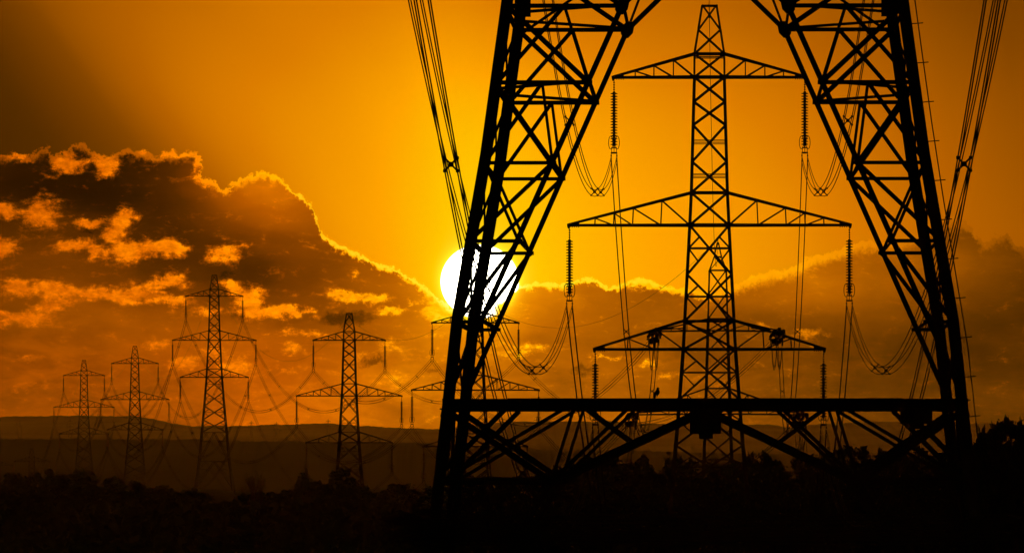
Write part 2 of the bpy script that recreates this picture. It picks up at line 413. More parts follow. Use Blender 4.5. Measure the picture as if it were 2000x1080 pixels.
hill("moorland_ridge", 11800, [(-900, 818), (0, 813), (200, 811), (260, 813), (300, 818), (340, 827), (380, 832), (450, 832), (560, 828), (640, 827), (700, 831), (780, 835),
     (860, 838), (930, 830), (980, 824), (1060, 822), (1200, 823), (1290, 828), (1340, 827), (1380, 824), (1450, 829), (1500, 829), (1540, 833), (1600, 828), (1690, 822), (1800, 823), (2000, 829), (2900, 824)],
     1900, -60, 0.8, 5.0, 3)
hill("valley_ridge", 4700, [(-900, 856), (0, 857), (150, 857), (320, 858), (420, 858), (470, 861), (600, 862), (800, 864), (900, 868), (1000, 874), (1150, 878), (1250, 880), (1330, 883),
     (1500, 886), (2000, 892), (2900, 893)], 420, -48, 0.8, 4.0, 4)

# ------------------------------------------------------------------ insulators and towers
def insulator(parent, tip):
    """suspension string hanging from tip; returns nothing, parts under parent"""
    m = MB()
    m.tube([(0, 0, 0.05), (0, 0, -0.8)], 0.03, 5)
    for z in (-.15, -.33, -.5, -.66): m.box((0, 0, z), (.12, .07, .09))
    prof = [(0.78, .04), (0.82, .09)]
    n = 19
    for i in range(n):
        z = 0.88 + i * 0.2
        prof += [(z, .09), (z + .05, .25), (z + .10, .245), (z + .12, .09)]
    prof += [(0.88 + n * .2, .06), (4.78, .04)]
    m.lathe((0, 0, 0), (0, 0, -1), prof, 12)
    o = m.build("insulator_string", M_GLASS, parent); o.location = tip
    r_ = MB()
    for sx in (-1, 1):
        pts = []
        for i in range(14):
            an = 2 * math.pi * i / 14
            pts.append((sx * (.235 + .15 * math.cos(an)), 0, -4.42 + .46 * math.sin(an)))
        r_.tube(pts, .028, 5, closed=True)
        r_.box((sx * .13, 0, -4.8), (.1, .06, .05))
    rr = r_.build("arcing_ring", M_STEEL, o)
    y_ = MB()
    for sx in (-.17, 0, .17): y_.tube([(sx, 0, -4.75), (sx, 0, -5.1)], .026, 5)
    y_.box((0, 0, -4.8), (.40, .06, .08)); y_.box((0, 0, -5.15), (.46, .06, .12))
    for sx in (-.2, .2):
        y_.tube([(sx, 0, -5.15), (sx, 0, -5.78)], .025, 5)
        for z in (-5.35, -5.75): y_.box((sx, 0, z), (.09, .5, .12))
    y_.build("clamp_yoke", M_STEEL, o)
    return o

HW = [(-3, 4.7), (-1.7, 4.57), (5.6, 3.6), (12.5, 2.95), (20.3, 2.25), (25.6, 1.85), (27.6, 1.75), (34.4, 1.39), (36.7, 1.28), (44.9, 1.06), (46.55, 1.05), (50, .5)]
# arm: lower chord z, tip z, upper chord z at the body, half length, upright positions from the tip
ARMS = [(44.9, 44.88, 46.55, 6.82, (.27, .5, .74)), (34.4, 34.4, 36.7, 9.98, (.215, .37, .527, .76)), (25.6, 25.6, 27.65, 8.15, (.37, .68))]
ARMS_T = [(44.2, 44.1, 45.6, 7.35, (.3, .6)), (34.4, 34.3, 37.4, 10.1, (.25, .5, .75)), (26.6, 26.5, 29.0, 8.15, (.3, .65))]

def cross_arm(parent, sx, arm, hw):
    zl, zt, zu, L, ups = arm
    m = MB(); hl = hw(zl); hu = hw(zu)
    tip = Vec((sx * L, 0, zt))
    for sy in (-1, 1):
        bl = Vec((sx * hl, sy * hl, zl)); bu = Vec((sx * hu, sy * hu, zu)); tp = tip + Vec((0, sy * .12, 0))
        m.bar(tp, bl, .19, (0, -sy, 0)); m.bar(tp + Vec((0, 0, .06)), bu, .17, (0, -sy, 0))
        prev = None
        for f in ups:
            a = tp.lerp(bl, f); c = tp.lerp(bu, f)
            m.bar(a, c, .08, (0, -sy, 0))
            if prev: m.bar(prev, a, .08, (0, -sy, 0))
            prev = c
        m.bar(prev, bl, .085, (0, -sy, 0))
    pv = None
    for i, f in enumerate(ups):
        a = Vec((tip.x, -.12, zt)).lerp(Vec((sx * hl, -hl, zl)), f); c = Vec((tip.x, .12, zt)).lerp(Vec((sx * hl, hl, zl)), f)
        m.bar(a, c, .07, (0, 0, 1))
        a2 = Vec((tip.x, -.12, zt)).lerp(Vec((sx * hu, -hu, zu)), f); c2 = Vec((tip.x, .12, zt)).lerp(Vec((sx * hu, hu, zu)), f)
        m.bar(a2, c2, .06, (0, 0, 1))
        if pv: m.bar(pv, c if i % 2 else a, .06, (0, 0, 1))
        pv = a if i % 2 else c
    m.bar(tip + Vec((sx * .12, 0, -.02)), tip + Vec((-sx * .75, 0, .10)), .26, (0, 1, 0), 'B', .3)
    for k in range(4): m.box(tip + Vec((-sx * (.25 + .15 * k), 0, -.1)), (.06, .2, .12))
    m.box(tip + Vec((0, 0, -.14)), (.16, .1, .2))
    return m.build("cross_arm", M_STEEL, parent)

def tower_body(root, hw, levels, kpanels, legz, leg_w=.24, horiz=(), thin=()):
    """four legs and four braced faces"""
    zs = sorted(set([z for z, _ in HW] + [legz[0], legz[1]] + list(levels)))
    zs = [z for z in zs if legz[0] <= z <= legz[1]]
    for sx in (-1, 1):
        for sy in (-1, 1):
            m = MB()
            for a, c in zip(zs, zs[1:]):
                w = leg_w * (1.0 if c <= 27 else .88 if c <= 45 else .5)
                pa = Vec((sx * hw(a), sy * hw(a), a)); pc = Vec((sx * hw(c), sy * hw(c), c))
                # angle section with both flanges pointing inwards
                t = w * .16
                pr = [(0, 0), (w, 0), (w, t), (t, t), (t, w), (0, w)]
                pr = [(x - w / 2, y - w / 2) for x, y in pr]
                m.quadring([pa + Vec((-sx * x, -sy * y, 0)) for x, y in pr], [pc + Vec((-sx * x, -sy * y, 0)) for x, y in pr])
            m.build("leg", M_STEEL, root)
    for fx, fy in ((0, -1), (0, 1), (-1, 0), (1, 0)):
        m = MB()
        def pt(s, z, f=1.0):
            h = hw(z)
            return Vec((s * h * f, fy * h, z)) if fy else Vec((fx * h, s * h * f, z))
        n = (fx, fy, 0)
        for zt, zb, wd in levels_pairs(levels):
            m.bar(pt(-1, zt), pt(1, zb), wd, n); m.bar(pt(1, zt), pt(-1, zb), wd, n)
        for z, wd in horiz: m.bar(pt(-1, z), pt(1, z), wd, n)
        for zt, zb in thin:           # redundants of a tall cross panel
            ht, hb = hw(zt), hw(zb); k = ht / (ht + hb); zc = zt + (zb - zt) * k
            m.bar(pt(-1, zc), pt(1, zc), .09, n)
            for s in (-1, 1):
                for za, fr in ((zt, .5), (zb, .5)):
                    p0 = pt(s, zc); cx = pt(s, za).lerp(pt(0, zc), fr)
                    m.bar(p0, cx, .08, n)
        for zt, zb in kpanels:
            m.bar(pt(-1, zt), pt(1, zt), .13, n)
            for s in (-1, 1):
                top = pt(0, zt); bot = pt(s, zb)
                m.bar(top, bot, .13, n)
                for f in (.3, .6):
                    q = top.lerp(bot, f); zz = q.z
                    m.bar(q, pt(s, zz), .08, n)
                    m.bar(pt(s, zz), top.lerp(bot, f - .3) if f > .3 else pt(s * .5, zt), .08, n)
        m.build("face_bracing", M_STEEL, root)

def levels_pairs(levels):
    out = []
    for a, c in zip(levels, levels[1:]):
        out.append((a, c, .095 if a > 46 else .125 if a > 20 else .14))
    return out

def feet(root, hw, z):
    for sx in (-1, 1):
        for sy in (-1, 1):
            m = MB(); h = hw(z)
            m.box((sx * h, sy * h, z - .1), (.9, .9, .8)); m.box((sx * h, sy * h, z + .45), (.5, .5, .5))
            m.build("foundation", M_CONC, root)

LV = [50, 48.25, 46.55, 44.9, 43.15, 41.5, 38.9, 36.7, 34.4, 30.9, 27.6, 25.6, 22.07, 18.8, 15.5, 12.5]
def hwB(z): return pw(HW, z)
def suspension_pylon():
    r_ = empty("electricity_pylon")
    tower_body(r_, hwB, LV, [(12.5, 5.6), (5.6, -.6)], (-2.5, 50), .25,
               horiz=[(49.95, .12), (46.55, .13), (46.3, .08), (44.9, .16), (36.7, .16), (34.4, .2), (27.6, .14), (25.6, .19), (40.2, .05), (37.8, .05), (40.4, .05), (38.0, .05)],
               thin=[(34.4, 30.9), (30.9, 27.6), (25.6, 22.07), (22.07, 18.8), (18.8, 15.5), (15.5, 12.5)])
    m = MB(); m.tube([(0, 0, 49.9), (0, 0, 49.2)], .03, 5); m.box((0, 0, 49.15), (.1, .5, .12)); m.bar((0, -.5, 49.97), (0, .5, 49.97), .12, (0, 0, 1)); m.build("earthwire_clamp", M_STEEL, r_)
    for arm in ARMS:
        for sx in (-1, 1):
            cross_arm(r_, sx, arm, hwB)
            insulator(r_, (sx * (arm[3] - .05), 0, arm[1] - .2))
    feet(r_, hwB, -2.3)
    return r_
ATT = {0: (6.77, 44.68 - 5.6), 1: (9.93, 34.2 - 5.6), 2: (8.1, 25.4 - 5.6)}

YW = {'B': math.radians(-1.4)}
for k_ in 'DEFGHIJ': YW[k_] = math.radians(5.4)
T = {}     # name -> (position of local origin, kind)
def spot(px, py_mid, D):
    return P(px, py_mid, D) - Vec((0, 0, 34.4))
proto = suspension_pylon()
tag(proto, "tall lattice pylon framed between the foreground pylon's legs, with six hanging insulator strings", "pylon", "pylons of the overhead line")
proto.location = spot(1385.5, 440, 590); T['B'] = proto.location.copy(); proto.rotation_euler = (0, 0, YW['B'])
for key, px, py, D, lab in (
        ('D', 928.5, 761.5, 1298, "lattice pylon just below the sun, half hidden behind the foreground pylon's left leg"),
        ('E', 682, 773, 1568, "lattice pylon standing behind the round-topped dark tree left of the sun"),
        ('F', 418.5, 664.5, 1979, "largest pylon at far left, on a rise, splayed legs in view down to the bushes"),
        ('G', 263.5, 780, 2422, "slender lattice pylon just left of the taller one on a rise"),
        ('H', 164, 795, 2750, "leftmost pylon standing clear against the sky, small, three pairs of arms")):
    o = copy_tree(proto); o.location = spot(px, py, D); T[key] = o.location.copy(); o.rotation_euler = (0, 0, YW[key]); tag(o, lab)
for key, px, py, D, lab in (('I', 62, 954, 3206, "faint pylon whose top only rises above the black bushes near the left edge"),
                            ('J', -8, 960, 3290, "faint pylon cut by the left edge of the picture, low against the dark ridge")):
    o = copy_tree(proto); o.location = spot(px, py, D); T[key] = o.location.copy(); o.rotation_euler = (0, 0, YW[key]); tag(o, lab)

# tension pylon behind B
def hwC(z): return pw([(-3, 3.9), (12, 2.75), (26.5, 1.72), (34.4, 1.45), (45.6, 1.13), (51.3, .97), (52.9, .42), (54.6, .06)], z)
def tension_pylon(loc, yaw_front, yaw_back):
    r_ = empty("electricity_pylon", loc)
    lv = [51.3, 48.6, 45.6, 44.2, 41.7, 39.5, 37.4, 34.4, 31.7, 29.0, 26.6, 23.4, 20.2, 16.5, 12.0]
    for sx in (-1, 1):
        for sy in (-1, 1):
            m = MB()
            zz = [-2.5, 5, 12, 26.5, 34.4, 45.6, 51.3, 52.9, 54.6]
            for a, c in zip(zz, zz[1:]):
                m.bar((sx * hwC(a), sy * hwC(a), a), (sx * hwC(c), sy * hwC(c), c), .3 if c < 46 else .12, (0, sy, 0))
            m.build("leg", M_STEEL, r_)
    for fx, fy in ((0, -1), (0, 1), (-1, 0), (1, 0)):
        m = MB(); n = (fx, fy, 0)
        def pt(s, z): h = hwC(z); return Vec((s * h, fy * h, z)) if fy else Vec((fx * h, s * h, z))
        for a, c in zip(lv, lv[1:]):
            m.bar(pt(-1, a), pt(1, c), .14, n); m.bar(pt(1, a), pt(-1, c), .14, n)
        m.bar(pt(-1, 51.3), pt(1, 52.9), .09, n); m.bar(pt(1, 51.3), pt(-1, 52.9), .09, n); m.bar(pt(-1, 52.9), pt(0, 54.6), .09, n)
        for z in (52.9, 51.3, 45.6, 44.2, 37.4, 34.4, 29.0, 26.6, 18.3): m.bar(pt(-1, z), pt(1, z), .16, n)
        for a, c in ((12, 5), (5, -1)):
            m.bar(pt(-1, a), pt(1, a), .14, n); m.bar(pt(0, a), pt(1, c), .14, n); m.bar(pt(0, a), pt(-1, c), .14, n)
        m.build("face_bracing", M_STEEL, r_)
    m = MB(); m.tube([(0, 0, 54.3), (0, 0, 55.1)], .05, 5); m.build("earthwire_peak", M_STEEL, r_)
    att = {}
    for k, arm in enumerate(ARMS_T):
        for sx in (-1, 1):
            cross_arm(r_, sx, arm, hwC)
            zl, zt, zu, L, ups = arm
            m = MB(); m.bar((sx * (L - .1), -1.2, zt + .25), (sx * (L - .1), 1.2, zt + .25), .35, (0, 0, 1), 'B', .4)
            m.bar((sx * (L - .1), -1.2, zt + .2), (sx * (L - 3.4), -.5, zt + .4), .14, (0, 1, 0)); m.bar((sx * (L - .1), 1.2, zt + .2), (sx * (L - 3.4), .5, zt + .4), .14, (0, 1, 0))
            m.build("landing_beam", M_STEEL, r_)
            ends = []
            for s, yaw in ((-1, yaw_front), (1, yaw_back)):
                dr = Vec((math.sin(yaw), s * math.cos(yaw), -.17)).normalized()
                for ax in (-.48, 0.0, .48):
                    ins = MB()
                    prof = [(0, .04), (.5, .04)]
                    for i in range(20):
                        z = .5 + i * .19; prof += [(z, .07), (z + .05, .2), (z + .1, .19), (z + .14, .07)]
                    prof += [(4.4, .05), (5.0, .04)]
                    ins.lathe((sx * (L - .1) + ax, s * 1.2, zt + .15 + (.15 if ax == 0 else 0)), dr, prof, 8)
                    ins.build("tension_insulator", M_GLASS, r_)
                e_ = Vec((sx * (L - .1), s * 1.2, zt)) + dr * 5.0
                yk = MB(); yk.box(e_, (1.2, .1, .2)); yk.box(e_ + Vec((0, 0, -.3)), (.8, .1, .55)); yk.box(e_ + Vec((.3, 0, -.7)), (.16, .1, .5)); yk.box(e_ + Vec((-.3, 0, -.7)), (.16, .1, .5)); yk.build("clamp_yoke", M_STEEL, r_)
                ends.append(e_)
            jp = MB()
            for ox in (-.3, .3):
                for oz in (0, .35):
                    pts = []
                    for i in range(17):
                        t = i / 16; p = ends[0].lerp(ends[1], t); p = p + Vec((ox, 0, -.2 + oz - 3.5 * (1 - (2 * t - 1) ** 2)))
                        pts.append(p)
                    jp.tube(pts, .04, 5)
            jp.build("jumper_loop", M_WIRE, r_)
            att[(k, sx)] = ends
    feet(r_, hwC, -2.3)
    return r_, att
DC = 980.0
locC = P(1402, 808, DC) - Vec((0, 0, 34.4)); T['C'] = locC
yb = math.atan2(T['D'].x - locC.x, T['D'].y - locC.y); yf = -math.atan2(T['B'].x - locC.x, locC.y - T['B'].y)
C_, attC = tension_pylon(locC, -yf * 1.0, yb)
tag(C_, "lattice pylon directly behind the tall framed one, bunched insulators at its arm ends", "pylon", "pylons of the overhead line")

# tiny pylons on the far ridge
def far_pylon():
    m = MB(); hw = lambda z: pw([(0, 2.4), (16, 1.0), (25, .7), (27, .1)], z)
    for sx in (-1, 1):
        for sy in (-1, 1):
            for a, c in ((0, 16), (16, 25), (25, 27)): m.bar((sx * hw(a), sy * hw(a), a), (sx * hw(c), sy * hw(c), c), .3)
    zz = [0, 5, 9, 12, 14.5, 17, 19, 21, 23, 25]
    for fy in (-1, 1):
        for a, c in zip(zz, zz[1:]):
            m.bar((-hw(a), fy * hw(a), a), (hw(c), fy * hw(c), c), .2); m.bar((hw(a), fy * hw(a), a), (-hw(c), fy * hw(c), c), .2)
            m.bar((fy * hw(a), -hw(a), a), (fy * hw(c), hw(c), c), .2)
    for z, L in ((24, 3.2), (20.5, 4.6), (17, 3.8)):
        for s in (-1, 1):
            m.bar((s * L, 0, z), (0, 0, z), .3); m.bar((s * L, 0, z), (0, 0, z + 1.4), .25); m.bar((s * L, 0, z), (s * L, 0, z - 1.8), .2)
    return m.build("far_pylon", M_STEEL)
fp = far_pylon()
places = [(39, 858, 11000, "tiny pylon on the far ridge, nearest the left edge"),
          (137, 858, 11000, "tiny pylon on the far ridge just left of the leftmost clear pylon"),
          (491, 862, 10800, "tiny ridge pylon, left one of the pair right of the pylon on a rise"),
          (540, 864, 10800, "tiny ridge pylon, right one of the pair right of the pylon on a rise"),
          (641, 857, 11200, "tiny pylon on the ridge crest left of the round-tree pylon's body"),
          (1049, 850, 11200, "tiny pylon on the ridge crest below the foreground pylon's beam")]
for i, (px, py, D, lab) in enumerate(places):
    o = fp if i == 0 else fp.copy()
    if i: COL.objects.link(o)
    o.location = P(px, py, D); tag(o, lab, "pylon", "tiny pylons on the far ridge")

# ------------------------------------------------------------------ foreground pylon (A)
SA = F / 165.2                     # pixels per metre in its front face
YAW = -math.radians(1.447)
AX = 377.0 / SA + 0.12; AY = 170.0
A0 = 12.0                          # its datum: eye level - 12 m is local z = 0
rootA = empty("electricity_pylon", (AX, AY, EYE - 12.0), YAW)
tag(rootA, "huge close pylon, only its splayed legs, horizontal beam and bracing in view", "pylon", "pylons of the overhead line")
def zA(py): return A0 + (HOR - py) / SA
HWA = [(zA(1420), 5.77), (zA(1080), 5.42), (zA(800), 5.10), (zA(623), 4.91), (zA(540), 4.74), (zA(300), 4.35), (zA(0), 3.93), (zA(-1450), 2.05), (42.3, 1.85)]
HDA = [(zA(1420), 5.85), (zA(800), 5.3), (zA(623), 5.15), (zA(300), 4.75), (zA(0), 4.65), (zA(-1450), 2.05), (42.3, 1.85)]
UP = 51.1 - 34.4                   # the upper part repeats the line's pylons, mid arm at 51.1
def hA(z): return pw(HWA, z) if z < 42.3 else hwB(z - UP)
def dA(z): return pw(HDA, z) if z < 42.3 else hwB(z - UP)
ZB = zA(1420); ZTOP = 50 + UP
for sx in (-1, 1):
    for sy in (-1, 1):
        m = MB()
        zz = [ZB, zA(1080), zA(800), zA(623), zA(300), zA(0), zA(-700), zA(-1450), 42.3, 44.3, 51.1, 53.4, 61.6, 63.25, ZTOP]
        for a, c in zip(zz, zz[1:]):
            w = .238 if c < 40 else .22 if c < 62 else .12; t = w * .14
            pr = [(x - w / 2, y - w / 2) for x, y in ((0, 0), (w, 0), (w, t), (t, t), (t, w), (0, w))]
            m.quadring([Vec((sx * (hA(a) - x), sy * (dA(a) - y), a)) for x, y in pr], [Vec((sx * (hA(c) - x), sy * (dA(c) - y), c)) for x, y in pr])
        # splice plates
        for z in (zA(-60),):
            m.box((sx * hA(z), sy * (dA(z) + .13), z), (.34, .03, .9))
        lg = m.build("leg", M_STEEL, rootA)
        sb = MB()
        if (sx, sy) == (1, -1):
            z = zA(1120)
            while z < zA(-600):
                sb.tube([(sx * (hA(z) + .1), sy * dA(z), z), (sx * (hA(z) + .34), sy * dA(z), z + .02)], .011, 5)
                z += .78
            pts = [(sx * (hA(q) + .24), sy * dA(q), q) for q in [zA(1120) + i * 1.5 for i in range(13)]]
            sb.tube(pts, .012, 4)
            sb.build("safety_line", M_STEEL, lg)
        elif (sx, sy) == (-1, 1):
            pass
        else:
            z = zA(1120)
            while z < zA(-600):
                sb.tube([(sx * (hA(z) - .05), sy * (dA(z) + .1), z), (sx * (hA(z) - .05), sy * (dA(z) + .26), z)], .012, 5); z += .38
            sb.build("step_bolts", M_STEEL, lg)

def facepts(px, py):
    """photo pixel on the left half of the front face -> local x (positive outwards), z"""
    return (1377.0 - px) / SA, zA(py)
def LEG(py): return (1377.0 - hA(zA(py)) * SA, py)
LV5 = [(11, 1215), (161, 1149), (318, 1079), (471, 1013), (629, 944)]
N1, N2, N3, N4, N5 = [(x, y) for y, x in LV5]
def mid(a, b_): return ((a[0] + b_[0]) / 2, (a[1] + b_[1]) / 2)
NB = (1078, 940)
mem = []      # (p, q, width)
H = .115
for n in (N1, N2, N3, N4, N5):
    L = LEG(n[1]); mem.append(((L[0] - 11, L[1]), (n[0] + 8, n[1]), .10 if n in (N1, N2) else .085))
mem += [(N1, LEG(765), .125), (LEG(11), N2, .12), (mid(LEG(11), N1), LEG(164), .10), (mid(LEG(11), N1), N2, .075),
        (LEG(161), N3, .10), (mid(LEG(161), N2), LEG(318), .095), (mid(LEG(161), N2), N3, .07),
        (N3, LEG(466), .10), (LEG(318), N4, .075), (N4, LEG(629), .10), 
        (N1, (1377, -145), .12), (N1, (1275, -145), .06), (N1, LEG(-130), .12), (LEG(25), mid(N1, LEG(-130)), .07), (LEG(-145), (1377, -145), .12),
        # below the beam
        (LEG(803), NB, .15), (NB, (1377, 799), .15), (LEG(942), (1105, 797), .085), (LEG(925), (990, 797), .12), (NB, (1122, 797), .075), (NB, (1228, 797), .09),
        ((1140, 797), (1228, 862), .07), (LEG(942), (NB[0] + 6, 942), .10), (NB, LEG(1385), .12),
        (LEG(945), (1004, 1070), .06), ((960, 942), LEG(1040), .06), ((960, 942), (1004, 1070), .05), (LEG(1040), (965, 1140), .05), (LEG(1140), (1004, 1070), .05),
        ((1042, 1003), (1000, 942), .05)]
def face_obj(sy):
    m = MB(); n = (0, sy, 0)
    for p, q, w in mem:
        for s in (-1, 1):
            a = facepts(*p); c = facepts(*q)
            m.bar((s * a[0], sy * dA(a[1]), a[1]), (s * c[0], sy * dA(c[1]), c[1]), w * .87, n)
    # gusset plates
    for (px, py), w, h in ((N1, .27, .34), (N2, .14, .14), (N3, .14, .14), (N4, .14, .14), (NB, .3, .24), (LEG(803), .26, .45), (LEG(942), .22, .3), ((1377, 800), .5, .24)):
        for s in (-1, 1):
            x, z = facepts(px, py)
            ring = []
            for k in range(8):
                an = math.pi / 8 + k * math.pi / 4; q = an - s * .4
                ring.append((s * x + math.cos(an) * w * .52 - s * math.sin(an) * h * .12, z + math.sin(an) * h * .56))
            yy = sy * dA(z)
            m.quadring([Vec((a_, yy - .015, b_)) for a_, b_ in ring], [Vec((a_, yy + .015, b_)) for a_, b_ in ring])
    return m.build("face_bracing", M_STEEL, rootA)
face_obj(-1); face_obj(1)
# beams at the waist of the legs
for sy in (-1, 1):
    m = MB()
    xb = hA(zA(790)) + .12
    m.bar((-xb, sy * dA(zA(790)), zA(788.5)), (xb, sy * dA(zA(790)), zA(788.5)), .20, (0, sy, 0), 'L', .03)
    m.bar((-xb + 1.3, sy * (dA(zA(790)) - .05), zA(780.5)), (xb - 1.3, sy * (dA(zA(790)) - .05), zA(780.5)), .06, (0, sy, 0), 'B', .05)
    m.build("horizontal_beam", M_STEEL, rootA)
for sx in (-1, 1):
    m = MB(); z = zA(790)
    m.bar((sx * hA(z), -dA(z), z), (sx * hA(z), dA(z), z), .2, (sx, 0, 0)); m.build("horizontal_beam", M_STEEL, rootA)
    m = MB(); n = (sx, 0, 0)
    def sp_(s, py, f=1.0): z = zA(py); return Vec((sx * hA(z), s * dA(z) * f, z))
    L5 = [-130, 11, 161, 318, 471, 629, 790]
    for a, c in zip(L5, L5[1:]):
        m.bar(sp_(-1, a), sp_(1, c), .05, n); m.bar(sp_(1, a), sp_(-1, c), .05, n)
    for a in L5[:-1] + [942]: m.bar(sp_(-1, a), sp_(1, a), .09, n)
    for s in (-1, 1):
        m.bar(sp_(0, 800), sp_(s, 942, .45), .07, n); m.bar(sp_(s, 800), sp_(s, 942, .45), .07, n); m.bar(sp_(s, 942, .45), sp_(s, 1385), .07, n)
        m.bar(sp_(s, 942), sp_(s, 1070, .8), .05, n)
    m.build("face_bracing", M_STEEL, rootA)
# inner chords of left and right halves are tied front to back
m = MB()
for (nx, ny), f in zip((N1, N2, N3, N4, N5), (.32, .32, 0, 0, 0)):
    x, z = facepts(nx, ny)
    for s in (-1, 1):
        m.bar((s * x, -dA(z), z), (s * x, dA(z), z), .07, (1, 0, 0))
        if f:
            m.bar((s * x, -dA(z), z), (s * hA(z), -dA(z) * f, z), .07, (0, 0, 1)); m.bar((s * x, dA(z), z), (s * hA(z), dA(z) * f, z), .07, (0, 0, 1))
x, z = facepts(*NB)
for s in (-1, 1):
    m.bar((s * x, -dA(z), z), (s * x, dA(z), z), .08, (1, 0, 0)); m.bar((s * x, -dA(z), z), (s * hA(z), 0, z), .08, (0, 0, 1)); m.bar((s * x, dA(z), z), (s * hA(z), 0, z), .08, (0, 0, 1))
m.build("plan_bracing", M_STEEL, rootA)
# upper body above the frame
m = MB()
lvA = [zA(-145), zA(-420), zA(-720), zA(-1050), 42.3, 44.3, 47.6, 51.1, 53.4, 55.6, 58.2, 59.85, 61.6, 63.25, 64.95, ZTOP]
for a, c in zip(lvA, lvA[1:]):
    for s in (-1, 1):
        for t in (-1, 1):
            m.bar((t * hA(a), s * dA(a), a), (-t * hA(c), s * dA(c), c), .12 if a < 50 else .09, (0, s, 0)); m.bar((s * hA(a), t * dA(a), a), (s * hA(c), -t * dA(c), c), .12 if a < 50 else .09, (s, 0, 0))
        m.bar((-hA(c), s * dA(c), c), (hA(c), s * dA(c), c), .1, (0, s, 0)); m.bar((s * hA(c), -dA(c), c), (s * hA(c), dA(c), c), .1, (s, 0, 0))
m.build("upper_bracing", M_STEEL, rootA)
for arm in ARMS:
    a2 = (arm[0] + UP, arm[1] + UP, arm[2] + UP, arm[3], arm[4])
    for sx in (-1, 1):
        cross_arm(rootA, sx, a2, hA); insulator(rootA, (sx * (arm[3] - .05), 0, arm[1] + UP - .2))
# notice plates on the beam and bracing
def plate(px, py, w, h, dy=-.08, parent=rootA):
    m = MB(); x, z = facepts(px, py)
    m.box((-x, -dA(z) + dy, z), (w / SA, .02, h / SA))
    for k in (-1, 1): m.box((-x + k * w / SA * .36, -dA(z) + dy + .03, z), (.03, .05, h / SA * .8))
    return m.build("notice_plate", M_PLATE, parent)
plate(1378, 822, 61, 50); plate(1379, 848, 27, 18); plate(1788, 812, 63, 32); plate(1788, 833, 32, 9); plate(968, 970, 20, 24)
# anti-climbing guard
m = MB()
zg = zA(1040)
for k, (o_, dz_) in enumerate(((.25, .0), (.5, .1), (.75, .2), (.95, .28), (.35, -.22), (.6, -.14), (.85, -.06))):
    hx, hy = hA(zg) + o_, dA(zg) + o_
    pts = [(-hx, -hy), (hx, -hy), (hx, hy), (-hx, hy)]
    for i in range(4):
        a, c = pts[i], pts[(i + 1) % 4]
        m.tube([(a[0], a[1], zg + dz_), (c[0], c[1], zg + dz_)], .02, 4)
        nb = 60
        for j in range(nb):
            t = (j + .5) / nb; bx = a[0] + (c[0] - a[0]) * t; by = a[1] + (c[1] - a[1]) * t
            m.bar((bx, by, zg + dz_ - .05), (bx + .02, by, zg + dz_ + .05), .012, (0, 1, 0), 'B')
for sx in (-1, 1):
    for sy in (-1, 1):
        for dz0 in (.0, -.25):
            m.bar((sx * hA(zg), sy * dA(zg), zg - .02 + dz0), (sx * (hA(zg) + 1.0), sy * (dA(zg) + 1.0), zg + .28 + dz0 * .9), .07, (0, 0, 1))
    for k in (-.5, 0, .5):
        m.bar((sx * hA(zg), k * 2 * dA(zg) * .8, zg), (sx * (hA(zg) + 1.0), k * 2 * dA(zg) * .8, zg + .28), .06, (0, 1, 0))
        m.bar((k * 2 * hA(zg) * .8, sx * dA(zg), zg), (k * 2 * hA(zg) * .8, sx * (dA(zg) + 1.0), zg + .28), .06, (1, 0, 0))
m.build("anti_climbing_guard", M_STEEL, rootA)
for sx in (-1, 1):
    for sy in (-1, 1):
        m = MB(); m.box((sx * hA(ZB), sy * dA(ZB), ZB - .4), (1.2, 1.2, 1.4)); m.build("foundation", M_CONC, rootA)

# ------------------------------------------------------------------ conductors
def toworld(loc, yaw, p):
    c, s = math.cos(yaw), math.sin(yaw)
    return Vec((loc.x + p[0] * c - p[1] * s, loc.y + p[0] * s + p[1] * c, loc.z + p[2]))
def attach(key, k, sx, side):
    """k 0 top,1 mid,2 bottom ; side -1 towards the camera, +1 away"""
    if key == 'A':
        x, z = ATT[k]; return toworld(rootA.location, YAW, (sx * x, 0, z + UP))
    if key == 'C': return T['C'] + attC[(k, sx)][0 if side < 0 else 1] + Vec((0, 0, -.15))
    x, z = ATT[k]; return toworld(T[key], YW[key], (sx * x, 0, z))
def earth(key):
    if key == 'A': return toworld(rootA.location, YAW, (0, 0, 49.15 + UP))
    if key == 'C': return T['C'] + Vec((0, 0, 55.0))
    return T[key] + Vec((0, 0, 49.1))
def sagline(a, c, sag, n=48):
    out = []
    for i in range(n + 1):
        t = i / n; p = a.lerp(c, t); p.z -= 4 * sag * t * (1 - t); out.append(p)
    return out
NAMES = {'A': "foreground pylon", 'B': "tall framed pylon", 'C': "bunched-insulator pylon", 'D': "pylon below the sun",
         'E': "round-tree pylon", 'F': "pylon on a rise", 'G': "second pylon from left", 'H': "leftmost clear pylon", 'I': "faint left pylon"}
LN = {0: "top", 1: "middle", 2: "bottom"}
